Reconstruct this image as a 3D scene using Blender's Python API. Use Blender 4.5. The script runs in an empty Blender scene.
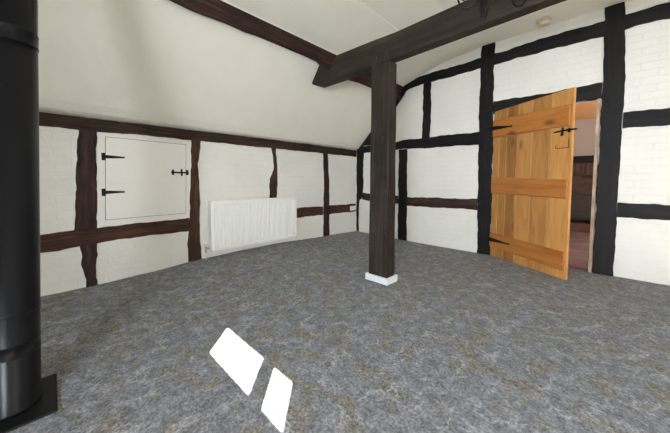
import bpy, math, random
from mathutils import Vector, Matrix
random.seed(7)
S = bpy.context.scene
COL = S.collection
PI = math.pi

# ------------------------------------------------------------------ helpers
WORLD = {}

class MB:
    """collects geometry (world coordinates) for ONE mesh object"""
    def __init__(s): s.v = []; s.f = []; s.uv = []; s.sm = []
    def face(s, pts, uvs=None, smooth=False):
        i = len(s.v); s.v += [tuple(p) for p in pts]
        s.f.append(tuple(range(i, i + len(pts))))
        s.uv.append(uvs if uvs else [(0, 0)] * len(pts)); s.sm.append(smooth)
    def grid(s, rows, uvrows=None, closed=False, smooth=True, caps=False):
        n = len(rows[0]); i0 = len(s.v)
        for r in rows: s.v += [tuple(p) for p in r]
        m = n if closed else n - 1
        for a in range(len(rows) - 1):
            for b in range(m):
                b2 = (b + 1) % n
                s.f.append((i0 + a*n + b, i0 + a*n + b2, i0 + (a+1)*n + b2, i0 + (a+1)*n + b))
                if uvrows:
                    q = uvrows
                    s.uv.append([q[a][b], q[a][b+1 if closed else b2], q[a+1][b+1 if closed else b2], q[a+1][b]])
                else: s.uv.append([(a*.1, b*.1)] * 4)
                s.sm.append(smooth)
        if caps:
            for k, rev in ((0, True), (len(rows) - 1, False)):
                idx = [i0 + k*n + b for b in range(n)]
                if rev: idx.reverse()
                s.f.append(tuple(idx)); s.uv.append([(s.v[j][0], s.v[j][2]) for j in idx]); s.sm.append(False)
    def box(s, lo, hi, fn=None, grain='x'):
        """axis box in the local frame of fn; uv u runs along the grain axis"""
        fn = fn or (lambda x, y, z: (x, y, z))
        (x0, y0, z0), (x1, y1, z1) = lo, hi
        P = [(x0,y0,z0),(x1,y0,z0),(x1,y1,z0),(x0,y1,z0),(x0,y0,z1),(x1,y0,z1),(x1,y1,z1),(x0,y1,z1)]
        for q in ((0,3,2,1),(4,5,6,7),(0,1,5,4),(1,2,6,5),(2,3,7,6),(3,0,4,7)):
            pts = [P[k] for k in q]; uvs = []
            ax = [k for k in range(3) if max(p[k] for p in pts) - min(p[k] for p in pts) > 1e-9] or [0, 1]
            if len(ax) < 2: ax = [ax[0], (ax[0] + 1) % 3]
            g = 'xyz'.index(grain); a = g if g in ax else ax[0]; b = [k for k in ax if k != a][0]
            for p in pts: uvs.append((p[a], p[b]))
            s.face([fn(*p) for p in pts], uvs)
    def prism(s, poly, fn, d0, d1, grain='x'):
        """polygon [(a,b)] extruded from depth d0 to d1; fn(a,b,d)->world"""
        uv = [(p if grain == 'x' else (p[1], p[0])) for p in poly]
        s.face([fn(a, b, d1) for a, b in poly], uv)
        s.face([fn(a, b, d0) for a, b in reversed(poly)], list(reversed(uv)))
        n = len(poly)
        for i in range(n):
            j = (i + 1) % n; p, q = poly[i], poly[j]
            if grain == 'x': u0, u1 = p[0], q[0]; w0, w1 = p[1], q[1]
            else: u0, u1 = p[1], q[1]; w0, w1 = p[0], q[0]
            s.face([fn(*p, d0), fn(*q, d0), fn(*q, d1), fn(*p, d1)],
                   [(u0, w0 + d0), (u1, w1 + d0), (u1, w1 + d1), (u0, w0 + d1)])
    def tube(s, pts, r, n=8, taper=None):
        pts = [Vector(p) for p in pts]; rows = []
        up = Vector((0, 0, 1)); t0 = (pts[1] - pts[0]).normalized()
        if abs(t0.dot(up)) > .95: up = Vector((1, 0, 0))
        nrm = (up - t0 * up.dot(t0)).normalized()
        for i, p in enumerate(pts):
            t = (pts[min(i+1, len(pts)-1)] - pts[max(i-1, 0)]).normalized()
            nrm = (nrm - t * nrm.dot(t)).normalized(); b = t.cross(nrm)
            rr = r * (taper[i] if taper else 1)
            rows.append([p + (nrm*math.cos(2*PI*k/n) + b*math.sin(2*PI*k/n))*rr for k in range(n)])
        s.grid(rows, closed=True, caps=True)
    def lathe(s, c, prof, n=40, caps=True):
        cx, cy = c
        rows = [[(cx + r*math.cos(2*PI*k/n), cy + r*math.sin(2*PI*k/n), z) for k in range(n)] for r, z in prof]
        s.grid(rows, closed=True, caps=caps)
    def build(s, name, mat, parent=None, origin=None, bevel=0):
        xs = list(zip(*s.v))
        if origin is None:
            origin = ((min(xs[0]) + max(xs[0]))/2, (min(xs[1]) + max(xs[1]))/2, min(xs[2]))
        o3 = Vector(origin)
        me = bpy.data.meshes.new(name)
        me.from_pydata([tuple(Vector(p) - o3) for p in s.v], [], s.f)
        ul = me.uv_layers.new(name='UVMap'); k = 0
        for poly, uvs in zip(me.polygons, s.uv):
            for li, q in zip(poly.loop_indices, uvs): ul.data[li].uv = q
        for poly, sm in zip(me.polygons, s.sm): poly.use_smooth = sm
        import bmesh
        bm = bmesh.new(); bm.from_mesh(me)
        bmesh.ops.remove_doubles(bm, verts=bm.verts, dist=1e-5)
        bmesh.ops.recalc_face_normals(bm, faces=bm.faces)
        bm.to_mesh(me); bm.free()
        me.materials.append(mat)
        o = bpy.data.objects.new(name, me); COL.objects.link(o)
        o.location = o3; WORLD[o.name] = o3
        if parent:
            o.parent = parent; o.location = o3 - WORLD[parent.name]
        if bevel:
            b = o.modifiers.new('bevel', 'BEVEL'); b.width = bevel; b.segments = 2; b.limit_method = 'ANGLE'
        return o

def tag(o, label, cat=None, group=None, kind=None):
    o['label'] = label
    if cat: o['category'] = cat
    if group: o['group'] = group
    if kind: o['kind'] = kind
    return o

def thing(name, loc, label, cat, group=None):
    o = bpy.data.objects.new(name, None); COL.objects.link(o)
    o.empty_display_size = .1; o.location = loc; WORLD[o.name] = Vector(loc)
    return tag(o, label, cat, group)

def struct(o, label=None):
    o['kind'] = 'structure'
    if label: o['label'] = label
    return o

# ------------------------------------------------------------------ materials
def new_mat(name):
    m = bpy.data.materials.new(name); m.use_nodes = True
    nt = m.node_tree; nt.nodes.clear()
    out = nt.nodes.new('ShaderNodeOutputMaterial'); b = nt.nodes.new('ShaderNodeBsdfPrincipled')
    nt.links.new(b.outputs[0], out.inputs[0])
    return m, nt, b
def N(nt, t, **kw):
    n = nt.nodes.new('ShaderNode' + t)
    for k, v in kw.items():
        if k.startswith('i_'):
            key = k[2:]; n.inputs[int(key) if key.isdigit() else key.replace('_', ' ')].default_value = v
        else: setattr(n, k, v)
    return n
def ramp(nt, stops, src=None):
    r = nt.nodes.new('ShaderNodeValToRGB'); e = r.color_ramp.elements
    e[0].position, e[0].color = stops[0][0], (*stops[0][1], 1)
    e[1].position, e[1].color = stops[-1][0], (*stops[-1][1], 1)
    for p, c in stops[1:-1]:
        x = e.new(p); x.color = (*c, 1)
    if src: nt.links.new(src, r.inputs[0])
    return r
def mix(nt, a, b, fac, mode='MIX'):
    m = nt.nodes.new('ShaderNodeMix'); m.data_type = 'RGBA'; m.blend_type = mode
    for sock, val in ((m.inputs[0], fac), (m.inputs[6], a), (m.inputs[7], b)):
        if hasattr(val, 'is_linked'): nt.links.new(val, sock)
        elif isinstance(val, tuple): sock.default_value = (*val, 1)
        else: sock.default_value = val
    return m.outputs[2]
def mathn(nt, op, a, b=None, c=None):
    m = nt.nodes.new('ShaderNodeMath'); m.operation = op
    for i, v in enumerate((a, b, c)):
        if v is None: continue
        if hasattr(v, 'is_linked'): nt.links.new(v, m.inputs[i])
        else: m.inputs[i].default_value = v
    return m.outputs[0]
def bump(nt, b, h, strength, dist=.01, prev=None):
    n = nt.nodes.new('ShaderNodeBump'); n.inputs['Strength'].default_value = strength
    n.inputs['Distance'].default_value = dist
    nt.links.new(h, n.inputs['Height'])
    if prev: nt.links.new(prev, n.inputs['Normal'])
    nt.links.new(n.outputs[0], b.inputs['Normal'])
    return n.outputs[0]

def plain(name, col, rough=.5, metal=0, spec=.5):
    m, nt, b = new_mat(name)
    b.inputs['Base Color'].default_value = (*col, 1); b.inputs['Roughness'].default_value = rough
    b.inputs['Metallic'].default_value = metal; b.inputs['Specular IOR Level'].default_value = spec
    tc = N(nt, 'TexCoord'); nz = N(nt, 'TexNoise', i_Scale=35., i_Detail=3.)
    nt.links.new(tc.outputs['Object'], nz.inputs['Vector'])
    c = ramp(nt, [(.3, tuple(x*.985 for x in col)), (.7, tuple(min(1, x*1.01) for x in col))], nz.outputs['Fac'])
    nt.links.new(c.outputs[0], b.inputs['Base Color'])
    return m

def wood(name, dark, mid, light, rough=.6, su=2.2, sv=38., bstr=.35, flecks=0.):
    """grain runs along uv.u (metres)"""
    m, nt, b = new_mat(name)
    uv = N(nt, 'UVMap'); oi = N(nt, 'ObjectInfo')
    cmb = N(nt, 'CombineXYZ'); r20 = mathn(nt, 'MULTIPLY', oi.outputs['Random'], 37.)
    nt.links.new(r20, cmb.inputs[0]); nt.links.new(r20, cmb.inputs[1]); nt.links.new(r20, cmb.inputs[2])
    add = N(nt, 'VectorMath', operation='ADD')
    nt.links.new(uv.outputs[0], add.inputs[0]); nt.links.new(cmb.outputs[0], add.inputs[1])
    mp = N(nt, 'Mapping'); mp.inputs['Scale'].default_value = (su, sv, 1)
    nt.links.new(add.outputs[0], mp.inputs[0])
    n1 = N(nt, 'TexNoise', i_Scale=1., i_Detail=6., i_Roughness=.62, i_Distortion=.6)
    nt.links.new(mp.outputs[0], n1.inputs['Vector'])
    n2 = N(nt, 'TexNoise', i_Scale=5., i_Detail=3.)
    nt.links.new(add.outputs[0], n2.inputs['Vector'])
    c1 = ramp(nt, [(.3, dark), (.52, mid), (.74, light)], n1.outputs['Fac'])
    c2 = ramp(nt, [(.3, (.62, .62, .62)), (.7, (1.2, 1.2, 1.2))], n2.outputs['Fac'])
    col = mix(nt, c1.outputs[0], c2.outputs[0], 1., 'MULTIPLY')
    if flecks:
        mp2 = N(nt, 'Mapping'); mp2.inputs['Scale'].default_value = (7., 60., 1)
        nt.links.new(add.outputs[0], mp2.inputs[0])
        n3 = N(nt, 'TexNoise', i_Scale=1., i_Detail=2.)
        nt.links.new(mp2.outputs[0], n3.inputs['Vector'])
        fr = ramp(nt, [(.68, (0, 0, 0)), (.78, (flecks,)*3)], n3.outputs['Fac'])
        col = mix(nt, col, (.3, .2, .13), fr.outputs[0])
    nt.links.new(col, b.inputs['Base Color'])
    b.inputs['Roughness'].default_value = rough; b.inputs['Specular IOR Level'].default_value = .25
    bump(nt, b, n1.outputs['Fac'], bstr, .006)
    return m

def painted_brick(name, col, brick=.5, soot=0.):
    m, nt, b = new_mat(name)
    uv = N(nt, 'UVMap')
    nz0 = N(nt, 'TexNoise', i_Scale=9., i_Detail=2.)
    nt.links.new(uv.outputs[0], nz0.inputs['Vector'])
    sub = N(nt, 'VectorMath', operation='SUBTRACT'); sub.inputs[1].default_value = (.5, .5, .5)
    nt.links.new(nz0.outputs['Color'], sub.inputs[0])
    sc = N(nt, 'VectorMath', operation='SCALE'); sc.inputs['Scale'].default_value = .018
    nt.links.new(sub.outputs[0], sc.inputs[0])
    ad = N(nt, 'VectorMath', operation='ADD'); nt.links.new(uv.outputs[0], ad.inputs[0]); nt.links.new(sc.outputs[0], ad.inputs[1])
    br = N(nt, 'TexBrick', i_Scale=1., i_Mortar_Size=.007, i_Mortar_Smooth=.5, i_Brick_Width=.225, i_Row_Height=.072)
    br.inputs['Color1'].default_value = (1, 1, 1, 1); br.inputs['Color2'].default_value = (.86, .86, .86, 1)
    br.inputs['Mortar'].default_value = (0, 0, 0, 1)
    nt.links.new(ad.outputs[0], br.inputs['Vector'])
    n1 = N(nt, 'TexNoise', i_Scale=26., i_Detail=4.); nt.links.new(uv.outputs[0], n1.inputs['Vector'])
    n2 = N(nt, 'TexNoise', i_Scale=2.2, i_Detail=4.); nt.links.new(uv.outputs[0], n2.inputs['Vector'])
    c = ramp(nt, [(.3, tuple(x*.93 for x in col)), (.68, col)], n2.outputs['Fac'])
    mort = ramp(nt, [(0., (.985, .98, .975)), (.5, (1, 1, 1))], br.outputs['Color'])
    cc = mix(nt, c.outputs[0], mort.outputs[0], brick, 'MULTIPLY')
    nt.links.new(cc, b.inputs['Base Color']); b.inputs['Roughness'].default_value = .75
    h = mathn(nt, 'ADD', mathn(nt, 'MULTIPLY', br.outputs['Color'], .55), mathn(nt, 'MULTIPLY', n1.outputs['Fac'], .9))
    bump(nt, b, h, brick*.85, .014)
    return m

def plaster(name, col):
    m, nt, b = new_mat(name)
    tc = N(nt, 'TexCoord'); n1 = N(nt, 'TexNoise', i_Scale=3., i_Detail=5.)
    nt.links.new(tc.outputs['Object'], n1.inputs['Vector'])
    c = ramp(nt, [(.3, tuple(x*.95 for x in col)), (.7, col)], n1.outputs['Fac'])
    nt.links.new(c.outputs[0], b.inputs['Base Color']); b.inputs['Roughness'].default_value = .8
    bump(nt, b, n1.outputs['Fac'], .25, .03)
    return m

def carpet():
    m, nt, b = new_mat('carpet')
    tc = N(nt, 'TexCoord'); P = tc.outputs['Object']
    def noise(scale, detail, rough=.6, dist=0., off=(0, 0, 0), vec=None):
        of = N(nt, 'VectorMath', operation='ADD'); of.inputs[1].default_value = off
        nt.links.new(vec or P, of.inputs[0])
        n = N(nt, 'TexNoise', i_Scale=scale, i_Detail=detail, i_Roughness=rough, i_Distortion=dist)
        nt.links.new(of.outputs[0], n.inputs['Vector']); return n
    nd = noise(11., 3.)
    sub = N(nt, 'VectorMath', operation='SUBTRACT'); sub.inputs[1].default_value = (.5, .5, .5)
    nt.links.new(nd.outputs['Color'], sub.inputs[0])
    sc = N(nt, 'VectorMath', operation='SCALE'); sc.inputs['Scale'].default_value = .16
    nt.links.new(sub.outputs[0], sc.inputs[0])
    ad = N(nt, 'VectorMath', operation='ADD'); nt.links.new(P, ad.inputs[0]); nt.links.new(sc.outputs[0], ad.inputs[1])
    mp = N(nt, 'Mapping'); mp.inputs['Rotation'].default_value = (0, 0, .5); mp.inputs['Scale'].default_value = (1.7, 1., 1.)
    nt.links.new(ad.outputs[0], mp.inputs[0])
    vo = N(nt, 'TexVoronoi', feature='DISTANCE_TO_EDGE', i_Scale=4.6); nt.links.new(mp.outputs[0], vo.inputs['Vector'])
    vein = ramp(nt, [(0., (1, 1, 1)), (.025, (.7, .7, .7)), (.06, (0, 0, 0))], vo.outputs['Distance'])
    gate = ramp(nt, [(.47, (0, 0, 0)), (.60, (1, 1, 1))], noise(6.5, 2., off=(3, 9, 0)).outputs['Fac'])
    veinf = mathn(nt, 'MULTIPLY', vein.outputs[0], gate.outputs[0])
    vo2 = N(nt, 'TexVoronoi', feature='DISTANCE_TO_EDGE', i_Scale=19.); nt.links.new(mp.outputs[0], vo2.inputs['Vector'])
    crack = ramp(nt, [(0., (1, 1, 1)), (.10, (0, 0, 0))], vo2.outputs['Distance'])
    base = ramp(nt, [(.36, (.118, .123, .133)), (.5, (.180, .186, .199)), (.64, (.262, .269, .286))], noise(15., 6., .72, .5).outputs['Fac'])
    tanf = ramp(nt, [(.50, (0, 0, 0)), (.62, (.8, .8, .8))], noise(7., 3., .5, .3, (7.3, 3.1, 0)).outputs['Fac'])
    tanc = ramp(nt, [(.36, (.105, .092, .074)), (.64, (.30, .268, .215))], noise(30., 4., .75).outputs['Fac'])
    col = mix(nt, base.outputs[0], tanc.outputs[0], tanf.outputs[0])
    col = mix(nt, col, (.05, .05, .05), mathn(nt, 'MULTIPLY', mathn(nt, 'MULTIPLY', crack.outputs[0], tanf.outputs[0]), .45))
    col = mix(nt, col, (.36, .375, .39), mathn(nt, 'MULTIPLY', veinf, .75))
    n4 = noise(70., 4., .85)
    sp = ramp(nt, [(.36, (.42, .42, .42)), (.64, (1.58, 1.58, 1.58))], n4.outputs['Fac'])
    col = mix(nt, col, sp.outputs[0], 1., 'MULTIPLY')
    nt.links.new(col, b.inputs['Base Color'])
    b.inputs['Roughness'].default_value = .95; b.inputs['Specular IOR Level'].default_value = .1
    b.inputs['Sheen Weight'].default_value = .1
    bump(nt, b, n4.outputs['Fac'], .6, .010)
    return m

def oak(name, planks=None, tint=(1, 1, 1)):
    """uv.u along the grain; planks = cut positions across (uv.v) giving each plank its own tone"""
    m, nt, b = new_mat(name)
    uv = N(nt, 'UVMap'); sx = N(nt, 'SeparateXYZ'); nt.links.new(uv.outputs[0], sx.inputs[0])
    oi = N(nt, 'ObjectInfo')
    if planks:
        idx = None
        for p in planks:
            g = mathn(nt, 'GREATER_THAN', sx.outputs[1], p)
            idx = g if idx is None else mathn(nt, 'ADD', idx, g)
        seed = mathn(nt, 'MULTIPLY', idx, 5.37)
    else: seed = mathn(nt, 'MULTIPLY', oi.outputs['Random'], 23.)
    wn = N(nt, 'TexWhiteNoise', noise_dimensions='1D'); nt.links.new(seed, wn.inputs['W'])
    cmb = N(nt, 'CombineXYZ')
    nt.links.new(mathn(nt, 'ADD', sx.outputs[0], seed), cmb.inputs[0])
    nt.links.new(mathn(nt, 'ADD', sx.outputs[1], seed), cmb.inputs[1])
    mp = N(nt, 'Mapping'); mp.inputs['Scale'].default_value = (1.6, 16., 1.); nt.links.new(cmb.outputs[0], mp.inputs[0])
    n1 = N(nt, 'TexNoise', i_Scale=1., i_Detail=6., i_Roughness=.6, i_Distortion=1.2); nt.links.new(mp.outputs[0], n1.inputs['Vector'])
    base = ramp(nt, [(.25, (.34, .155, .040)), (.5, (.50, .255, .075)), (.75, (.60, .335, .115))], n1.outputs['Fac'])
    # knots
    mk = N(nt, 'Mapping'); mk.inputs['Scale'].default_value = (2.2, 5.0, 1.); nt.links.new(cmb.outputs[0], mk.inputs[0])
    vo = N(nt, 'TexVoronoi', i_Scale=1.); nt.links.new(mk.outputs[0], vo.inputs['Vector'])
    kn = ramp(nt, [(.05, (.9, .9, .9)), (.20, (0, 0, 0))], vo.outputs['Distance'])
    col = mix(nt, base.outputs[0], (.13, .05, .018), kn.outputs[0])
    if planks:
        tone = ramp(nt, [(0., (1.02, .98, .90)), (.1, (.86, .80, .70)), (.3, (.68, .58, .47)), (.5, (1.08, 1.04, .96)), (.7, (.92, .88, .80)), (.9, (1.18, 1.16, 1.10))],
                    mathn(nt, 'MULTIPLY', idx, .2))
        tone.color_ramp.interpolation = 'CONSTANT'
    else:
        tone = ramp(nt, [(0., (.88, .85, .80)), (1., (1.06, 1.05, 1.02))], wn.outputs[0])
    col = mix(nt, col, tone.outputs[0], 1., 'MULTIPLY')
    col = mix(nt, col, tint, 1., 'MULTIPLY')
    nt.links.new(col, b.inputs['Base Color']); b.inputs['Roughness'].default_value = .5
    bump(nt, b, n1.outputs['Fac'], .15, .004)
    return m

def brickwork(name):
    m, nt, b = new_mat(name)
    uv = N(nt, 'UVMap')
    br = N(nt, 'TexBrick', i_Scale=1., i_Mortar_Size=.008, i_Mortar_Smooth=.2, i_Brick_Width=.22, i_Row_Height=.075)
    br.inputs['Color1'].default_value = (.11, .05, .032, 1); br.inputs['Color2'].default_value = (.05, .028, .021, 1)
    br.inputs['Mortar'].default_value = (.07, .056, .045, 1)
    nt.links.new(uv.outputs[0], br.inputs['Vector'])
    n = N(nt, 'TexNoise', i_Scale=30.); nt.links.new(uv.outputs[0], n.inputs['Vector'])
    r = ramp(nt, [(.3, (.7, .7, .7)), (.7, (1.2, 1.2, 1.2))], n.outputs['Fac'])
    nt.links.new(mix(nt, br.outputs['Color'], r.outputs[0], 1., 'MULTIPLY'), b.inputs['Base Color'])
    b.inputs['Roughness'].default_value = .9
    bump(nt, b, br.outputs['Fac'], -.4, .01)
    return m

M = dict(
    wall=painted_brick('white_painted_brick', (.83, .805, .74), .55),
    wall_plain=plaster('white_plaster', (.80, .785, .74)),
    ceil=plaster('cream_ceiling_plaster', (.85, .805, .70)),
    carpet=carpet(),
    wood_red=wood('old_brown_timber', (.008, .0035, .0025), (.036, .0155, .010), (.095, .045, .029), .65),
    wood_rail=wood('red_brown_timber', (.016, .006, .004), (.062, .024, .014), (.14, .062, .038), .65),
    wood_black=wood('black_brown_timber', (.0025, .002, .002), (.006, .0045, .004), (.016, .012, .010), .6),
    wood_post=wood('dark_stained_post', (.014, .009, .0065), (.028, .0195, .0145), (.060, .044, .033), .6, 1.3, 24., .3, .6),
    wood_beam=wood('dark_stained_beam', (.014, .0092, .0068), (.034, .0225, .0165), (.064, .044, .032), .6, 1.6, 30., .2),
    oak=oak('oak_planks', [.098, .205, .345, .535, .735], (.97, .90, .84)),
    oak_ledge=oak('oak_ledge', None, (.93, .66, .43)),
    oak_lining=wood('pale_lining', (.36, .25, .17), (.46, .34, .24), (.54, .42, .31), .5, 1.5, 20., .1),
    white=plain('white_gloss_paint', (.85, .815, .755), .45),
    rad=plain('white_enamel', (.90, .885, .85), .3),
    dark=plain('dark_gap', (.02, .018, .016), .8),
    iron=plain('black_iron', (.006, .006, .006), .5, 0., .2),
    flue=plain('black_flue_enamel', (.005, .005, .006), .28, .0, .16),
    chrome=plain('dull_chrome', (.55, .54, .52), .3, .9),
    copper=plain('painted_pipe', (.72, .70, .66), .4),
    plastic=plain('white_plastic', (.82, .82, .80), .35),
    beige=plain('yellowed_plastic', (.66, .58, .42), .45),
    candle=plain('ivory_candle_tube', (.75, .70, .58), .5),
    plinth=plain('white_plinth_paint', (.72, .74, .76), .45),
    brick=brickwork('red_brown_brick'),
    hall_floor=wood('purple_brown_boards', (.13, .085, .088), (.22, .155, .16), (.32, .24, .24), .4, 1.2, 10., .1),
    peach=plaster('peach_plaster', (.74, .40, .16)),
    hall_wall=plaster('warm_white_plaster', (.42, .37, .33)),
    hearth=plain('terracotta_hearth', (.09, .038, .026), .6),
    stove=plain('grey_black_cast_iron', (.018, .017, .017), .5),
    glass=plain('dark_stove_glass', (.05, .045, .04), .1),
    frame=plain('white_window_paint', (.8, .8, .78), .4),
)

# ------------------------------------------------------------------ wall frames
LA = Vector((-3.52, 0, 0)); LB = Vector((-3.415, 4.08, 0))
LU = (LB - LA).normalized(); LN = Vector((LU.y, -LU.x, 0))
def wl(s, z, d=0.):                     # left wall: along, height, out into the room
    p = LA + LU*s + LN*d; return (p.x, p.y, z)
BY = 4.08
def wb(x, z, d=0.):                     # back wall: along x, height, out into the room
    return (x, BY - d, z)
PROF = [(-3.60, 1.590), (-3.40, 1.600), (-3.345, 1.616), (-3.27, 1.675), (-2.90, 2.045), (-2.52, 2.425),
        (-2.39, 2.555), (-1.76, 2.742), (-1.25, 2.798), (2.8, 2.798)]

# ------------------------------------------------------------------ room shell
def ext_rect(name, rects, fn, d0, d1, mat):
    mb = MB()
    for a0, b0, a1, b1 in rects: mb.prism([(a0, b0), (a1, b0), (a1, b1), (a0, b1)], fn, d0, d1)
    return mb.build(name, mat)

def sstep(t): t = max(0., min(1., t)); return t*t*(3 - 2*t)
def floor_z(x, y):                      # the old floor rises a little along the left wall
    pts = [(-2, -.022), (0, -.022), (.3, -.016), (.65, .002), (1.23, .045), (1.8, .062), (2.3, .066), (3.2, .042), (4.2, .026)]
    h = pts[-1][1]
    for (a, u), (b, v) in zip(pts, pts[1:]):
        if y <= b: h = u + (v - u)*sstep((y - a)/(b - a)); break
    return h*sstep((-1.9 - x)/1.6)
mb = MB()
fxs = [-3.75 + .1*i for i in range(23)] + [-1.5, -.6, .3, 1.2, 2.1, 2.95]
fys = [-1.55 + .1*i for i in range(57)] + [4.10]
mb.grid([[(x, y, floor_z(x, y)) for x in fxs] for y in fys])
mb.grid([[(x, y, -.08) for x in fxs] for y in fys][::-1])
struct(mb.build('floor', M['carpet'], origin=(0, 0, 0)), 'grey blue and tan marbled carpet over the whole room')
mb = MB(); mb.prism([(-1.6, -.05), (4.08, -.05), (4.08, 1.597), (-1.6, 1.597)], wl, -.15, 0.)
struct(mb.build('wall_left', M['wall']), 'white painted brick wall on the left under the sloping ceiling')
# back wall with the doorway
DX0, DX1, DZ = -1.06, -.045, 1.885
mb = MB()
left = [(-3.415, 0), (DX0, 0), (DX0, DZ), (DX1, DZ), (DX1, 0), (2.8, 0), (2.8, 2.798)] + [p for p in reversed(PROF[:-1]) if p[0] > -3.415] + [(-3.415, 1.60)]
for poly in ([(-3.415, 0), (DX0, 0), (DX0, DZ), (-3.415, 1.55)] and
             [[(-3.415, 0), (DX0, 0), (DX0, 2.798)] + [p for p in reversed(PROF[:-1]) if -3.415 < p[0] < DX0] + [(-3.415, 1.605)],
              [(DX0, DZ), (DX1, DZ), (DX1, 2.798), (DX0, 2.798)],
              [(DX1, 0), (2.8, 0), (2.8, 2.798), (DX1, 2.798)]]):
    mb.prism(poly, wb, -.15, 0.)
struct(mb.build('wall_back', M['wall']), 'white painted brick wall with black timbers around the doorway')
# ceiling: folded profile run along y
mb = MB()
up = [(x, z + .09) for x, z in PROF]
mb.prism(PROF + up[::-1], lambda a, b, d: (a, d, b), -1.5, 4.08)
struct(mb.build('ceiling', M['ceil'], origin=(0, 0, 2)), 'cream plaster ceiling, sloping down to the left wall')
# thin cover strips on the ceiling joints
mb = MB()
for y0, y1 in ((-1.5, 4.07),):
    mb.prism([(-1.79, 2.7335), (-1.755, 2.743), (-1.755, 2.736), (-1.79, 2.7265)], lambda a, b, d: (a, d, b), y0, y1)
struct(mb.build('trim_1', M['ceil']), 'thin cover strip on the ceiling joint')

FY = -1.40
mb = MB()
def ff(x, z, d): return (x, FY - d, z)
# front wall (behind the camera), fanlight and casement openings added to let light in
for a in [(-3.7, 0, -.10, 2.798), (-.10, 0, 1.30, .60), (-.10, 1.40, .25, 2.798), (.25, 1.40, 1.30, 1.87),
          (.25, 2.36, 1.30, 2.798), (1.30, 0, 2.8, 2.798)]:
    mb.prism([(a[0], a[1]), (a[2], a[1]), (a[2], a[3]), (a[0], a[3])], ff, 0, .10)
struct(mb.build('wall_front', M['wall_plain']))
mb = MB()
fr = lambda x, z, d: (x, FY - d, z)
for a in [(.25, 1.87, 1.30, 1.978), (.25, 2.168, 1.30, 2.36), (.25, 1.978, .394, 2.168), (.853, 1.978, .965, 2.168), (1.125, 1.978, 1.30, 2.168)]:
    mb.prism([(a[0], a[1]), (a[2], a[1]), (a[2], a[3]), (a[0], a[3])], fr, 0, .005)
struct(mb.build('added_window_1', M['frame']))  # unseen thin frame, its panes cut to shape the sun patches on the carpet
def win(name, fn, x0, z0, x1, z1, nb):
    mb = MB(); w = .05
    R = [(x0, z0, x1, z0 + w), (x0, z1 - w, x1, z1), (x0, z0 + w, x0 + w, z1 - w), (x1 - w, z0 + w, x1, z1 - w)]
    for k in range(1, nb):
        xc = x0 + (x1 - x0)*k/nb; R.append((xc - .02, z0 + w, xc + .02, z1 - w))
    for a in R: mb.prism([(a[0], a[1]), (a[2], a[1]), (a[2], a[3]), (a[0], a[3])], fn, .02, .07)
    struct(mb.build(name, M['frame']))
win('added_window_2', ff, -.10, .60, 1.30, 1.40, 3)  # unseen casement, added to bring daylight in from behind the camera
RX = 2.8
fx = lambda y, z, d: (RX + d, y, z)
mb = MB()
for a in [(-1.5, 0, -.2, 2.798), (2.0, 0, 4.23, 2.798), (-.2, 0, 2.0, .9), (-.2, 2.0, 2.0, 2.798)]:
    mb.prism([(a[0], a[1]), (a[2], a[1]), (a[2], a[3]), (a[0], a[3])], fx, 0, .10)
struct(mb.build('wall_right', M['wall_plain']))
win('added_window_3', fx, -.2, .9, 2.0, 2.0, 3)  # unseen side casement, added for daylight from the right

# ------------------------------------------------------------------ timbers
def interp(pts, k, t):
    pts = sorted(pts, key=lambda p: p[k])
    if t <= pts[0][k]: return pts[0][1-k]
    for p, q in zip(pts, pts[1:]):
        if t <= q[k]:
            f = (t - p[k])/max(1e-9, q[k] - p[k]); return p[1-k] + (q[1-k] - p[1-k])*f
    return pts[-1][1-k]

def timber(name, fn, ea, eb, run, t0, t1, mat, label, cat='beam', group=None, d1=.016, wob=.006, seed=0, d0=0.):
    """a wall timber between two traced edges; run 'v' (edges x(z)) or 'h' (edges z(x))"""
    k = 1 if run == 'v' else 0
    if run == 'v' and d1 < .018: d1 -= .003
    if t0 > .1 or run == 'h': t0 -= .014
    if t1 < 2.7: t1 += .014
    rnd = random.Random(seed or name + label)
    ph = [rnd.uniform(0, 6.28) for _ in range(8)]
    n = max(6, int((t1 - t0)/.035)); rows = []; uvs = []
    c = .006
    for i in range(n + 1):
        t = t0 + (t1 - t0)*i/n
        a = interp(ea, k, t); b = interp(eb, k, t)
        s = 1 if a > b else -1
        a += wob*(.6*math.sin(9*t + ph[0]) + .5*math.sin(23*t + ph[1]) + .35*math.sin(51*t + ph[2]) + .3*rnd.uniform(-1, 1))*s
        b += wob*(.6*math.sin(8*t + ph[3]) + .5*math.sin(21*t + ph[4]) + .35*math.sin(47*t + ph[5]) + .3*rnd.uniform(-1, 1))*s
        dd = d1 + .002*math.sin(6*t + ph[6])
        prof = [(a, d0), (a, dd - c), (a - s*c, dd), ((a + b)/2, dd + .002), (b + s*c, dd), (b, dd - c), (b, d0)]
        row = []
        for cr, d in prof: row.append(fn(cr, t, d) if run == 'v' else fn(t, cr, d))
        rows.append(row); w = abs(a - b)
        uvs.append([(t, v) for v in (0, .015, .02, w/2, w, w + .005, w + .02, w + .04)])
    mb = MB(); mb.grid(rows, uvs, closed=True, smooth=False, caps=True)
    o = mb.build(name, mat)
    return tag(o, label, cat, group)

L, B = wl, wb
WR, WRR, WK = M['wood_red'], M['wood_rail'], M['wood_black']
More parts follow.
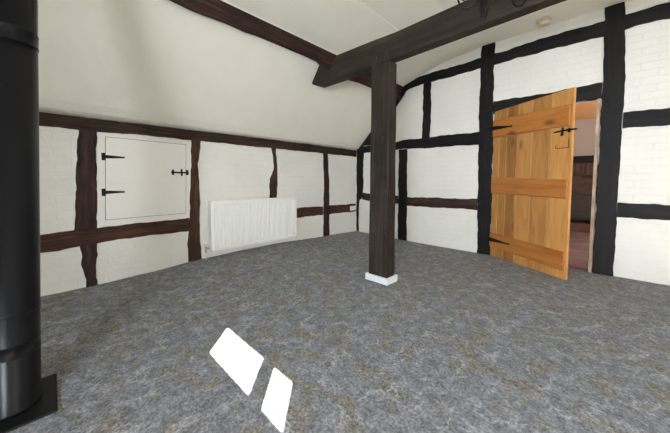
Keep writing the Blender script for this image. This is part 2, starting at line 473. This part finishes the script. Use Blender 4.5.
# left wall
timber('wall_plate_beam', L, [(-1.3, 1.603), (-.061, 1.603), (.193, 1.596), (1.25, 1.6), (2.04, 1.596), (3.16, 1.592), (4.05, 1.585)],
       [(-1.3, 1.478), (-.066, 1.478), (.188, 1.476), (.309, 1.474), (.566, 1.484), (1.136, 1.481), (2.042, 1.477), (3.159, 1.472), (4.076, 1.461)],
       'h', -1.35, 4.06, WR, 'long dark brown beam along the top of the left wall, under the sloping ceiling', d1=.022, wob=.004)
timber('timber_rail', L, [(-1.35, .51), (-.105, .526), (.119, .542), (.275, .542), (.711, .556), (1.1, .562)],
       [(-1.35, .371), (-.111, .371), (.014, .372), (.113, .382), (.27, .395), (.707, .414), (1.075, .404)],
       'h', -1.35, 1.082, WRR, 'brown horizontal rail below the white hatch, running behind the flue pipe', d1=.016, wob=.005)
timber('timber_stud', L, [(.174, 1.47), (.158, 1.195), (.132, .87), (.119, .545)], [(.306, 1.474), (.292, 1.01), (.275, .545)],
       'v', .547, 1.472, WR, 'wide dark brown stud on the left edge of the white hatch', d1=.011)
timber('timber_stud', L, [(.147, .377), (.16, .336), (.164, .268), (.150, .192), (.177, .0)], [(.27, .395), (.256, 0.)],
       'v', -.018, .378, WR, 'short crooked stud from the rail below the hatch to the carpet', wob=.008)
timber('timber_stud', L, [(1.150, 1.471), (1.129, 1.012), (1.1, .562), (1.083, .302), (1.076, 0)],
       [(1.252, 1.481), (1.217, 1.192), (1.222, .891), (1.215, .466), (1.222, 0)],
       'v', .045, 1.474, WRR, 'brown full height stud between the white hatch and the radiator', d1=.02)
timber('timber_stud', L, [(2.218, 1.478), (2.258, 1.25), (2.262, 1.18), (2.20, 1.05), (2.19, .95), (2.172, .593)],
       [(2.302, 1.47), (2.314, 1.089), (2.309, .762), (2.307, .583)], 'v', .58, 1.470, WR, 'crooked dark stud standing above the right end of the radiator', wob=.007)
timber('timber_stud', L, [(3.227, 1.477), (3.249, 1.017), (3.223, 0)], [(3.332, 1.467), (3.366, 1.017), (3.365, 0)],
       'v', .04, 1.464, WR, 'dark full height stud midway between the radiator and the far corner')
timber('timber_rail', L, [(2.188, .568), (2.673, .570), (3.224, .568)], [(2.186, .43), (2.672, .422), (3.224, .416)],
       'h', 2.1, 3.212, WRR, 'brown rail running from behind the radiator to the next stud')
timber('timber_rail', L, [(3.36, .567), (4.082, .562)], [(3.36, .414), (4.083, .415)], 'h', 3.378, 4.055, WRR,
       'short brown rail in the far corner that carries the white socket')
# back wall
timber('corner_post', B, [(-3.398, 1.6), (-3.398, 0)], [(-3.225, 1.56), (-3.24, 1.2), (-3.232, 1.0), (-3.25, .68), (-3.33, .645), (-3.345, .3), (-3.345, 0)],
       'v', .03, 1.59, WK, 'black timber post in the far corner of the room', 'post')
timber('timber_stud', B, [(-2.482, 1.5), (-2.48, 0)], [(-2.322, 1.5), (-2.308, 0)], 'v', 0., 1.512, WK, d1=.011, label='black full height stud just right of the free-standing post', cat='post')
timber('timber_rail', B, [(-3.24, .775), (-2.49, .755)], [(-3.24, .64), (-2.49, .61)], 'h', -3.235, -2.495, WR,
       'brown rail passing behind the free-standing post', d1=.014)
timber('timber_rail', B, [(-2.3, .737), (-1.8, .742), (-1.238, .751)], [(-2.3, .587), (-1.8, .597), (-1.234, .60)], 'h', -2.302, -1.244, WR,
       'lower brown rail between the free-standing post and the oak door', d1=.014)
timber('timber_rail', B, [(-3.40, 1.60), (-3.24, 1.64), (-2.538, 1.648), (-2.423, 1.674), (-1.779, 1.675), (-1.249, 1.67)],
       [(-3.24, 1.524), (-2.421, 1.533), (-2.1, 1.515), (-1.775, 1.511), (-1.245, 1.495)], 'h', -3.222, -1.245, WK,
       'upper black rail left of the oak door, at the height of the door top')
timber('timber_stud', B, [(-2.051, 2.495), (-2.066, 1.69)], [(-1.928, 2.488), (-1.930, 1.69)], 'v', 1.68, 2.50, WK,
       'short black stud high up between the upper rail and the collar beam', 'post', wob=.008)
timber('door_post', B, [(-1.225, 2.80), (-1.237, 2.5), (-1.236, 1.83), (-1.228, 1.01), (-1.213, 0)], [(-1.065, 2.80), (-1.066, 2.55), (-1.080, 2.48), (-1.076, 2.38), (-1.074, 2.05), (-1.062, 1.8), (-1.060, 1.01), (-1.056, 0)],
       'v', 0., 2.796, WK, 'tall black post on the left of the doorway carrying the oak door', 'post', d1=.02)
timber('door_post', B, [(-.057, 2.80), (-.042, 2.28), (-.042, 1.33), (-.046, 0)], [(.089, 2.80), (.11, 2.4), (.122, 1.9), (.116, 1.3), (.116, 0)],
       'v', 0., 2.796, WK, 'wide black post on the right of the doorway', 'post', d1=.02, wob=.004)
timber('collar_beam', B, [(-2.40, 2.565), (-2.2, 2.628), (-1.995, 2.64), (-1.22, 2.647)], [(-2.40, 2.44), (-2.3, 2.495), (-1.945, 2.507), (-1.23, 2.515)],
       'h', -2.37, -1.235, WK, 'black collar beam high on the wall, left part above the short stud', d1=.018)
timber('collar_beam', B, [(-1.06, 2.655), (-.957, 2.646), (-.74, 2.672), (-.54, 2.669), (-.24, 2.668), (-.05, 2.665)], [(-1.06, 2.512), (-.83, 2.524), (-.7, 2.512), (-.5, 2.527), (-.24, 2.517), (-.05, 2.508)],
       'h', -1.065, -.055, WK, 'black collar beam high above the oak door between the two door posts', d1=.018)
timber('collar_beam', B, [(.09, 2.669), (.382, 2.662), (2.8, 2.66)], [(.10, 2.52), (.161, 2.529), (.388, 2.517), (2.8, 2.515)],
       'h', .11, 2.78, WK, 'black collar beam at the top right corner of the picture', d1=.018)
timber('lintel_beam', B, [(-1.06, 2.047), (-.776, 2.034), (-.493, 2.03), (-.062, 2.036)], [(-1.049, 1.88), (-.041, 1.874)], 'h', -1.055, -.058, WK, d1=.008, label='black lintel beam across the top of the doorway, behind the oak door')
timber('timber_rail', B, [(.13, 1.70), (.425, 1.69), (2.8, 1.68)], [(.13, 1.538), (.432, 1.53), (2.8, 1.53)], 'h', .136, 2.78, WK,
       'upper black rail right of the doorway')
timber('timber_rail', B, [(.12, .772), (2.8, .775)], [(.12, .626), (.47, .622), (2.8, .62)], 'h', .130, 2.78, WK,
       'lower black rail right of the doorway')
# slanting rafter against the back wall
mb = MB()
mb.prism([(-3.335, 1.612), (-3.375, 1.592), (-3.246, 1.592), (-3.244, 1.652), (-3.03, 1.658), (-2.86, 1.88), (-2.70, 2.06), (-2.546, 2.238), (-2.40, 2.40), (-2.365, 2.45), (-2.385, 2.548),
          (-2.52, 2.418), (-2.68, 2.262), (-2.90, 2.041), (-3.10, 1.842), (-3.25, 1.690)], wb, .0005, .03)
tag(mb.build('rafter', WK), 'black slanting rafter against the far wall, behind the free-standing post', 'beam')

# ------------------------------------------------------------------ purlin, tie beam, free-standing post
mb = MB(); rows = []; uvs = []
rnd = random.Random(3)
for i in range(111):
    y = -1.45 + (4.045 + 1.45)*i/110
    w = .008*math.sin(4.2*y + .6) + .004*math.sin(13*y) + .002*rnd.uniform(-1, 1)
    t = max(0, min(1, (y - 2.22)/.16)); low = -.06*t*t*(3 - 2*t)
    rows.append([(-2.504 + low*.6, y, 2.428 + low*.6), (-2.455 + w*.3, y, 2.398 + w + low), (-2.445 + w*.3, y, 2.402 + w + low), (-2.42, y, 2.47), (-2.396, y, 2.538), (-2.398, y, 2.544)])
    uvs.append([(y, v) for v in (0, .06, .07, .14, .21, .22, .3)])
mb.grid(rows, uvs, closed=True, smooth=False, caps=True)
tag(mb.build('purlin', M['wood_red']), 'long red brown purlin crossing the sloping ceiling from top left to the tie beam', 'beam')

mb = MB()
tb = [(-2.559, 2.178), (-2.535, 2.155), (-2.432, 2.115), (-1.9, 2.113), (-1.662, 2.118), (-1.452, 2.122), (-.8, 2.133), (-.3, 2.141), (2.79, 2.15),
      (2.79, 2.40), (-.9, 2.355), (-1.4, 2.35), (-1.67, 2.363), (-2.14, 2.376), (-2.25, 2.245), (-2.426, 2.347)]
mb.prism(tb, lambda a, b, d: (a, d, b), 2.317, 2.215)
tag(mb.build('tie_beam', M['wood_beam'], bevel=.006), 'thick dark tie beam crossing the room on the free-standing post', 'beam')

post = thing('timber_post', (-1.565, 2.28, 0), 'free-standing dark brown square post on a white plinth holding the tie beam', 'post')
mb = MB(); rows = []; uvs = []
for i in range(41):
    t = i/40; z = .002 + (2.117 - .002)*t
    x0 = -1.681 + .020*t; x1 = -1.460 + .006*t; y0 = 2.206 + .004*t; y1 = 2.352 - .012*t; c = .007
    j = .0015*math.sin(9*z)
    ring = [(x0 + c, y0), (x1 - c, y0), (x1, y0 + c), (x1, y1 - c), (x1 - c, y1), (x0 + c, y1), (x0, y1 - c), (x0, y0 + c)]
    rows.append([(x + j, y, z) for x, y in ring]); W = x1 - x0; Dp = y1 - y0
    uvs.append([(z, v) for v in (0, W, W + .01, W + Dp, W + Dp + .01, 2*W + Dp, 2*W + Dp + .01, 2*W + 2*Dp, 2*W + 2*Dp + .01)])
mb.grid(rows, uvs, closed=True, smooth=False, caps=True)
# tenon that laps up over the front of the tie beam
mb.prism([(-1.661, 2.117), (-1.454, 2.122), (-1.456, 2.216), (-1.660, 2.214)], lambda a, b, d: (a, d, b), 2.2145, 2.2085, 'y')
mb.build('shaft', M['wood_post'], post)
pl = MB()
PX0, PX1, PY0, PY1, PT = -1.703, -1.438, 2.184, 2.374, .062
for lo, hi in (((PX0, PY0, 0), (PX1, 2.204, PT)), ((PX0, 2.354, 0), (PX1, PY1, PT)), ((PX0, 2.204, 0), (-1.683, 2.354, PT)), ((-1.4585, 2.204, 0), (PX1, 2.354, PT))):
    pl.box(lo, hi)
o = pl.build('plinth', M['plinth'], post, bevel=.004); o['label'] = 'white painted plinth'

# ------------------------------------------------------------------ wall hatch
hatch = thing('wall_hatch', wl(.71, .55, 0), 'square white painted hatch with black hinges set in the left wall', 'hatch')
HO = [(.312, 1.468), (1.141, 1.462), (1.112, .568), (.277, .553)]
HI = [(.367, 1.435), (1.092, 1.424), (1.068, .622), (.338, .612)]
mb = MB()
for i in range(4):
    j = (i + 1) % 4; mb.prism([HO[i], HO[j], HI[j], HI[i]], wl, 0., .012)
mb.build('frame', M['white'], hatch)
def shrink(q, e):
    cx = sum(p[0] for p in q)/4; cz = sum(p[1] for p in q)/4
    return [(p[0] - e*math.copysign(1, p[0] - cx), p[1] - e*math.copysign(1, p[1] - cz)) for p in q]
mb = MB(); mb.prism(shrink(HI, .0045), wl, .001, .011)
leaf = mb.build('door_panel', M['white'], hatch)
mb = MB()
for i in range(4):
    j = (i + 1) % 4; q = shrink(HI, .0045); mb.prism([HI[i], HI[j], q[j], q[i]], wl, .0002, .002)
o = mb.build('shadow_gap', M['dark'], hatch)
for zc, s0 in ((1.238, .345), (.889, .334)):
    mb = MB()
    mb.prism([(s0 - .013, zc - .036), (s0 + .013, zc - .036), (s0 + .013, zc + .036), (s0 - .013, zc + .036)], wl, .0125, .017)
    mb.prism([(s0 + .013, zc - .017), (s0 + .06, zc - .015), (s0 + .150, zc - .008), (s0 + .163, zc - .009), (s0 + .171, zc), (s0 + .163, zc + .009),
              (s0 + .150, zc + .008), (s0 + .06, zc + .015), (s0 + .013, zc + .017)], wl, .0125, .016)
    mb.tube([wl(s0 + .012, zc - .037, .018), wl(s0 + .012, zc + .037, .018)], .006)
    o = mb.build('hinge', M['iron'], hatch); o['label'] = 'black iron tee hinge'
mb = MB()
mb.prism([(.945, 1.090), (1.033, 1.090), (1.033, 1.106), (.945, 1.106)], wl, .0125, .016)
for sc, hh, w in ((.945, .030, .011), (1.033, .040, .009)):
    mb.prism([(sc - w, 1.098 - hh), (sc + w, 1.098 - hh), (sc + w, 1.098 + hh), (sc - w, 1.098 + hh)], wl, .0125, .018)
bo = mb.build('bolt', M['iron'], hatch); bo['label'] = 'black iron bolt'
mb = MB(); mb.tube([wl(.925, 1.098, .024), wl(1.105, 1.096, .024)], .0095); mb.build('bolt_rod', M['iron'], bo)
mb = MB(); mb.prism([(1.0795, 1.068), (1.1, 1.068), (1.1, 1.128), (1.0795, 1.128)], wl, .0125, .030); mb.build('bolt_keep', M['iron'], hatch)

# ------------------------------------------------------------------ radiator
RS0, RS1, RZ0, RZ1 = 1.315, 2.562, .142, .750
rad = thing('radiator', wl((RS0 + RS1)/2, RZ0, .05), 'long white ribbed panel radiator fixed low on the left wall', 'radiator')
def corr(d_front, d_back, nr=30):
    mb = MB(); pitch = (RS1 - RS0 - .03)/nr; prof = [(RS0, -.004), (RS0 + .012, 0)]
    for i in range(nr):
        a = RS0 + .015 + i*pitch
        prof += [(a + pitch*.16, 0.), (a + pitch*.26, -.014), (a + pitch*.42, -.014), (a + pitch*.52, 0.)]
    prof += [(RS1 - .012, 0), (RS1, -.004)]
    zs = [(RZ0, -.006, 0), (RZ0 + .012, 0, 0), (RZ0 + .03, 0, 0), (RZ0 + .05, 0, 1), (RZ1 - .05, 0, 1), (RZ1 - .03, 0, 0), (RZ1 - .012, 0, 0), (RZ1, -.006, 0)]
    rows = []
    for z, dz, k in zs:
        rows.append([wl(s, z + .006*(s - RS0)/(RS1 - RS0), d_front + dz + (d*k if s not in (RS0, RS1) else d)) for s, d in prof])
    mb.grid(rows, smooth=False)
    n = len(prof); back = [[wl(s, z, d_back) for s, d in prof] for z in (RZ0, RZ1)]
    mb.grid(back, smooth=False)
    mb.grid([[wl(s, RZ0, d_back) for s, d in prof], rows[0]], smooth=False); mb.grid([rows[-1], [wl(s, RZ1, d_back) for s, d in prof]], smooth=False)
    for k in (0, -1): mb.face([r[k] for r in rows] + [back[1][k], back[0][k]])
    return mb
corr(.135, .117).build('front_panel', M['rad'], rad)
corr(.055, .04).build('back_panel', M['rad'], rad)
mb = MB()
for i in range(40):
    a = RS0 + .02 + i*(RS1 - RS0 - .04)/40; mb.prism([(a, RZ1 - .012), (a + .012, RZ1 - .012), (a + .012, RZ1 + .004), (a, RZ1 + .004)], wl, .046, .128)
mb.prism([(RS0, RZ1 - .01), (RS1, RZ1 - .01), (RS1, RZ1 + .006), (RS0, RZ1 + .006)], wl, .128, .136)
mb.prism([(RS0, RZ1 - .01), (RS1, RZ1 - .01), (RS1, RZ1 + .006), (RS0, RZ1 + .006)], wl, .038, .046)
mb.build('top_grille', M['rad'], rad)
for s0, s1 in ((RS0 - .008, RS0), (RS1, RS1 + .008)):
    mb = MB(); mb.prism([(s0, RZ0 + .02), (s1, RZ0 + .02), (s1, RZ1 + .006), (s0, RZ1 + .006)], wl, .040, .134); mb.build('side_panel', M['rad'], rad)
for s0, hs in ((1.262, 1), (2.612, -1)):
    mb = MB()
    mb.tube([wl(s0 + hs*.06, .178, .06), wl(s0, .178, .06)], .011, 10)
    mb.tube([wl(s0, .135, .06), wl(s0, .215, .06)], .013, 10)
    v = mb.build('valve', M['chrome'], rad); v['label'] = 'small metal radiator valve'
    mb = MB(); mb.tube([wl(s0, .205, .06), wl(s0, .222, .06), wl(s0, .235, .06)], .017, 12, [1, 1, .8]); mb.build('valve_cap', M['plastic'], v)
    mb = MB(); mb.tube([wl(s0, .03, .06), wl(s0, .14, .06)], .0075, 10); mb.build('pipe', M['copper'], rad)
for s0 in (1.55, 2.40):
    mb = MB(); mb.prism([(s0 - .015, .25), (s0 + .015, .25), (s0 + .015, .62), (s0 - .015, .62)], wl, .0235, .0398); mb.build('bracket', M['rad'], rad)

# ------------------------------------------------------------------ wall socket
so = thing('wall_socket', wl(3.96, .44, .02), 'small white double socket on the short rail in the far corner', 'socket')
mb = MB(); mb.prism([(3.885, .442), (4.045, .442), (4.045, .526), (3.885, .526)], wl, .023, .034); mb.build('face_plate', M['plastic'], so, bevel=.003)
for sc in (3.925, 4.005):
    mb = MB(); mb.prism([(sc - .007, .502), (sc + .007, .502), (sc + .007, .518), (sc - .007, .518)], wl, .0342, .038); mb.build('switch', M['plastic'], so)
    mb = MB()
    for a, b, w, h in ((0, .488, .004, .008), (-.012, .466, .006, .003), (.012, .466, .006, .003)):
        mb.prism([(sc + a - w/2, b - h/2), (sc + a + w/2, b - h/2), (sc + a + w/2, b + h/2), (sc + a - w/2, b + h/2)], wl, .0341, .0346)
    mb.build('pin_holes', M['dark'], so)

# ------------------------------------------------------------------ oak door
mb = MB()
mb.box((-.079, 4.07, 0), (-.052, 4.225, 1.872), grain='z')
mb.box((-1.058, 4.085, 0), (-1.03, 4.225, 1.868), grain='z')
mb.box((-1.058, 4.085, 1.872), (-.05, 4.12, 1.884), grain='x')
struct(mb.build('door_1', M['oak_lining']), 'pale oak lining inside the doorway')
HX, HY = -1.045, 4.041
du = Vector((.818, -.499, 0)).normalized(); dn = Vector((du.y, -du.x, 0))   # dn points to the room
def wd(u_, z, d=0.):
    p = Vector((HX, HY, 0)) + du*u_ + dn*d; return (p.x, p.y, z)
DW = .955
door = thing('plank_door', (HX, HY, .008), 'ledged oak plank door standing half open into the room', 'door')
cuts = [0, .098, .205, .345, .535, .735, DW]
ztop = lambda u_: 1.897 + .010*u_/DW
zbot = .010
mb = MB()
for a, b in zip(cuts, cuts[1:]):
    g = .0018; a += g; b -= g; e = .004
    rows = []; 
    poly = [(a, zbot), (b, zbot), (b, ztop(b)), (a, ztop(a))]
    # plank with eased long edges
    prof = [(a, -.026), (a, -e), (a + e, 0), (b - e, 0), (b, -e), (b, -.026)]
    rows = [[wd(x, z if z == zbot else ztop(x), d) for x, d in prof] for z in (zbot, 9)]
    uv = [[(z if z == zbot else 1.9, min(max(x, a + .001), b - .001)) for x, d in prof] + [(z if z == zbot else 1.9, a + .001)] for z in (zbot, 9)]
    mb.grid(rows, uv, closed=True, smooth=False)
    mb.face([r for r in rows[1]], [(1.9, (a + b)/2)]*6); mb.face([r for r in rows[0]][::-1], [(0, (a + b)/2)]*6)
mb.build('planks', M['oak'], door)
def ledge(zl0, zr0, zl1, zr1, name='ledge'):
    m2 = MB(); u0, u1 = .004, .938; e = .008
    lo = lambda u_: zl0 + (zr0 - zl0)*u_/DW
    hi = lambda u_: zl1 + (zr1 - zl1)*u_/DW
    rows = []; uv = []
    for u_ in (u0, u0 + .004, u1 - .02, u1 - .005, u1):
        dd = .024 if u0 < u_ < u1 - .001 else .018
        rows.append([wd(u_, lo(u_), .0005), wd(u_, lo(u_), dd - e), wd(u_, lo(u_) + e, dd), wd(u_, hi(u_) - e, dd), wd(u_, hi(u_), dd - e), wd(u_, hi(u_), .0005)])
        h = hi(u_) - lo(u_); uv.append([(u_, v) for v in (0, .01, .02, h, h + .01, h + .02, h + .04)])
    m2.grid(rows, uv, closed=True, smooth=False, caps=True)
    return m2.build(name, M['oak_ledge'], door)
l1 = ledge(1.561, 1.542, 1.785, 1.748); l2 = ledge(.842, .825, 1.052, 1.014); l3 = ledge(.138, .098, .318, .285)
for l in (l1, l2, l3): l['label'] = 'darker orange oak cross ledge'
for z0, u1, z1 in ((1.680, .30, 1.660), (.230, .315, .228)):
    mb = MB()
    w = .028
    mb.prism([(-.012, z0 - w), (.06, z0 - w*.85), (u1 - .03, z1 - .007), (u1 - .012, z1 - .012), (u1, z1), (u1 - .012, z1 + .012), (u1 - .03, z1 + .007), (.06, z0 + w*.85), (-.012, z0 + w)], wd, .0245, .0295)
    mb.tube([wd(-.014, z0 - .035, .024), wd(-.014, z0 + .035, .024)], .009, 10)
    o = mb.build('strap_hinge', M['iron'], door); o['label'] = 'black iron strap hinge'
# thumb latch
mb = MB()
mb.prism([(.853, 1.462), (.863, 1.452), (.873, 1.462), (.873, 1.53), (.863, 1.54), (.853, 1.53)], wd, .0005, .005)
mb.prism([(.918, 1.478), (.938, 1.478), (.938, 1.518), (.918, 1.518)], wd, .0005, .012)
la = mb.build('latch', M['iron'], door); la['label'] = 'black iron latch'
mb = MB(); mb.tube([wd(.79, 1.498, .014), wd(.86, 1.502, .018), wd(.95, 1.503, .016), wd(1.0, 1.498, .012)], .008, 8)
mb.tube([wd(.863, 1.475, .006), wd(.863, 1.47, .022), wd(.863, 1.455, .025)], .005, 8); mb.build('latch_bar', M['iron'], la)
mb = MB()
for a in [(.800, 1.328, .928, 1.334), (.922, 1.334, .928, 1.42), (.800, 1.334, .805, 1.368)]:
    mb.prism([(a[0], a[1]), (a[2], a[1]), (a[2], a[3]), (a[0], a[3])], wd, .0005, .003)
o = mb.build('inlay_line', M['dark'], door); o['label'] = 'thin dark line below the latch'

# ------------------------------------------------------------------ flue pipe
FC = (-1.792, -.133)
flue = thing('stove_flue', (*FC, 0), 'thick glossy black metal flue pipe standing at the left edge', 'flue pipe')
mb = MB(); mb.box((-1.985, -.34, 0), (-1.655, -.028, .010)); mb.build('base_plate', M['iron'], flue, bevel=.004)
mb = MB(); r = .0855
mb.lathe(FC, [(r + .004, .010), (r + .004, .02), (r, .024), (r, 2.70)], 64)
def lean(m):            # the old pipe is slightly out of plumb
    m.v = [(x + .715*(.050*z - .046), y + .699*(.050*z - .046), z) for x, y, z in m.v]
lean(mb); mb.build('pipe', M['flue'], flue)
for z0, z1 in ((1.562, 1.612), (.258, .310), (.442, .446)):
    mb = MB(); mb.lathe(FC, [(r, z0 - .004), (r + .0025, z0 - .002), (r + .0025, z0 + .001), (r + .001, z0 + .004), (r + .001, z1 - .004), (r + .0025, z1 - .001), (r + .0025, z1 + .002), (r, z1 + .004)], 64)
    lean(mb); mb.build('collar', M['flue'], flue)

# ------------------------------------------------------------------ smoke detector
sd = thing('smoke_detector', (-.541, 3.905, 2.757), 'round yellowed smoke detector on the ceiling above the oak door', 'smoke detector')
mb = MB(); mb.lathe((-.541, 3.905), [(.070, 2.798), (.070, 2.788), (.066, 2.784)], 32); mb.build('base_ring', M['beige'], sd)
mb = MB(); mb.lathe((-.541, 3.905), [(.062, 2.785), (.064, 2.765), (.058, 2.752), (.032, 2.745), (.001, 2.744)], 32); mb.build('cover', M['beige'], sd)

# ------------------------------------------------------------------ chandelier
CC = Vector((-.487, 1.86, 0)); 
fwd = Vector((-.699, .715, 0))
ch = thing('chandelier', (CC.x, CC.y, 2.05), 'black wrought iron chandelier with scrolled arms hanging in front of the tie beam', 'chandelier')
mb = MB(); mb.lathe((CC.x, CC.y), [(.002, 2.085), (.012, 2.095), (.016, 2.11), (.010, 2.125), (.022, 2.145), (.028, 2.17), (.018, 2.20), (.010, 2.25), (.010, 2.38), (.018, 2.40), (.004, 2.43)], 20)
mb.build('stem', M['iron'], ch)
mb = MB()
for i in range(8):
    z = 2.44 + i*.041; pts = []
    for k in range(17):
        a = 2*PI*k/16; q = Vector((.011*math.cos(a), 0, .026*math.sin(a)))
        if i % 2: q = Vector((0, q.x, q.z))
        pts.append((CC.x + q.x, CC.y + q.y, z + q.z))
    mb.tube(pts, .003, 6)
mb.build('chain', M['iron'], ch)
mb = MB(); mb.lathe((CC.x, CC.y), [(.05, 2.798), (.05, 2.791), (.02, 2.775), (.004, 2.765)], 24); mb.build('ceiling_rose', M['iron'], ch)
for k in range(5):
    a = 2*PI*k/5 - math.radians(5)
    dr = Matrix.Rotation(a, 3, 'Z') @ fwd
    P = lambda r_, z: (CC.x + dr.x*r_, CC.y + dr.y*r_, z)
    mb = MB()
    arm = [(.022, 2.165), (.05, 2.172), (.08, 2.158), (.095, 2.12), (.110, 2.08), (.128, 2.056), (.152, 2.047), (.180, 2.056), (.200, 2.082), (.212, 2.125), (.216, 2.17), (.216, 2.205)]
    mb.tube([P(*q) for q in arm], .0055, 8)
    am = mb.build('arm', M['iron'], ch)
    mb = MB(); sp = []
    for i in range(26):
        t = i/25; ang = 3.6*PI*t; rr = .052*(1 - .75*t)
        sp.append(P(.152 + rr*math.cos(ang - 1.2), 2.150 + rr*math.sin(ang - 1.2)*1.1))
    mb.tube(sp, .0035, 6); mb.build('scroll', M['iron'], am)
    cx_, cy_, _ = P(.216, 0)
    mb = MB(); mb.lathe((cx_, cy_), [(.006, 2.200), (.03, 2.205), (.036, 2.215), (.034, 2.217), (.012, 2.21)], 18); mb.build('drip_pan', M['iron'], am)
    mb = MB(); mb.lathe((cx_, cy_), [(.011, 2.212), (.011, 2.30), (.009, 2.302)], 14); mb.build('candle_tube', M['candle'], am)

# ------------------------------------------------------------------ room beyond the door
HY1 = 7.60
mb = MB(); mb.box((-1.9, 4.10, -.08), (1.9, HY1, -.001), grain='x'); struct(mb.build('floor_hall', M['hall_floor']), 'purple brown floor boards seen through the doorway')
mb = MB(); mb.box((-1.9, 4.23, 2.26), (1.9, HY1, 2.32)); struct(mb.build('ceiling_hall', M['peach']))
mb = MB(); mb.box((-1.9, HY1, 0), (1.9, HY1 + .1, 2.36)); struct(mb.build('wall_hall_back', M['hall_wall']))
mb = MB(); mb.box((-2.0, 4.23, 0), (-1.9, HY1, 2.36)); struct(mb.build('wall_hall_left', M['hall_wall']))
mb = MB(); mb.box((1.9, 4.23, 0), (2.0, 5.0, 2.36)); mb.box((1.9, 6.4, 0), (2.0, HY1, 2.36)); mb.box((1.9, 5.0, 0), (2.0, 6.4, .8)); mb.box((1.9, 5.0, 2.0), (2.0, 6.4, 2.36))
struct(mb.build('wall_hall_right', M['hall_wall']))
win('added_window_4', lambda y, z, d: (1.9 + d, y, z), 5.0, .8, 6.4, 2.0, 2)  # unseen, added to bring light into the room beyond the door

fp = thing('fireplace', (-.25, 7.5, 0), 'dark brick fireplace with a timber lintel seen through the doorway', 'fireplace')
fb = lambda x, z, d: (x, 7.595 - d, z)
mb = MB()
for a in [(-1.05, .16, -.72, 1.36), (.22, .16, .55, 1.36)]:
    mb.prism([(a[0], a[1]), (a[2], a[1]), (a[2], a[3]), (a[0], a[3])], fb, 0, .20)
mb.prism([(-.72, .16), (.22, .16), (.22, 1.12), (-.72, 1.12)], fb, 0, .02)
mb.build('brick_surround', M['brick'], fp)
mb = MB(); 
for i in range(12):
    x = -.72 + i*.0783; mb.prism([(x + .004, 1.12), (x + .0745, 1.12), (x + .0745, 1.355), (x + .004, 1.355)], fb, .005, .20 + .004*(i % 3), 'y')
mb.build('soldier_course', M['brick'], fp)
mb = MB(); mb.prism([(-1.1, 1.362), (.6, 1.362), (.6, 1.50), (-1.1, 1.50)], fb, 0, .23); mb.build('lintel', M['wood_black'], fp)
mb = MB(); mb.box((-1.05, 7.20, 0), (.55, 7.594, .158)); mb.build('hearth', M['hearth'], fp)
st = thing('wood_stove', (-.30, 7.45, .16), 'small dark wood stove inside the brick fireplace', 'stove')
mb = MB(); mb.box((-.55, 7.36, .22), (-.08, 7.56, .74)); mb.build('stove_body', M['stove'], st, bevel=.01)
mb = MB(); mb.box((-.47, 7.345, .36), (-.17, 7.359, .66)); mb.build('stove_window', M['glass'], st)
for x in (-.52, -.13):
    mb = MB(); mb.box((x - .02, 7.38, .1585), (x + .02, 7.54, .219)); mb.build('leg', M['stove'], st)
mb = MB(); mb.tube([(-.13, 7.35, .52), (-.13, 7.33, .52), (-.13, 7.33, .46)], .008); mb.build('handle', M['chrome'], st)

# ------------------------------------------------------------------ light
def area(name, loc, rot, sx, sy, power, col):
    l = bpy.data.lights.new(name, 'AREA'); l.shape = 'RECTANGLE'; l.size = sx; l.size_y = sy; l.energy = power; l.color = col
    o = bpy.data.objects.new(name, l); COL.objects.link(o); o.location = loc; o.rotation_euler = rot
    return o
area('fill_front', (.65, FY - .60, 1.30), (PI/2 - .18, 0, .30), 2.2, 1.5, 640, (.84, .92, 1.))  # added lamp behind the camera, stands in for daylight
area('fill_right', (RX + .75, .9, 2.2), (PI/2 - .6, 0, PI/2), 2.8, 1.5, 60, (1., .90, .74))  # added warm lamp outside the right wall, brightens the room
area('fill_hall', (1.99, 5.7, 1.4), (PI/2, 0, PI/2), 1.3, 1.1, 55, (1., .93, .86))  # added lamp that brightens the room beyond the doorway
sl = bpy.data.lights.new('sun', 'SUN'); sl.energy = 90; sl.angle = .004; sl.color = (1., .95, .86)
so_ = bpy.data.objects.new('sun', sl); COL.objects.link(so_)
sd_ = Vector((-1, 1, -.7*math.sqrt(2))).normalized()
so_.rotation_euler = sd_.to_track_quat('-Z', 'Y').to_euler(); so_.location = (3, -3, 5)
w = bpy.data.worlds.new('World'); S.world = w; w.use_nodes = True
bg = w.node_tree.nodes.get('Background') or w.node_tree.nodes.new('ShaderNodeBackground')
bg.inputs[0].default_value = (.75, .86, 1., 1); bg.inputs[1].default_value = 1.0

# ------------------------------------------------------------------ camera
cd = bpy.data.cameras.new('camera'); cam = bpy.data.objects.new('camera', cd); COL.objects.link(cam)
F_PX = 274.0; cd.sensor_width = 36; cd.sensor_fit = 'HORIZONTAL'; cd.lens = F_PX/670*36
cd.shift_y = -20.5/670; cd.clip_start = .02
cam.location = (0, 0, 1.0)
cam.rotation_euler = (PI/2 - math.radians(3.133), 0, math.radians(44.32))
S.camera = cam
S.view_settings.view_transform = 'Standard'; S.view_settings.look = 'None'
S.view_settings.exposure = 0.38; S.view_settings.gamma = 1; S.view_settings.use_curve_mapping = False
S.cycles.use_denoising = True
S.cycles.max_bounces = 12; S.cycles.diffuse_bounces = 8
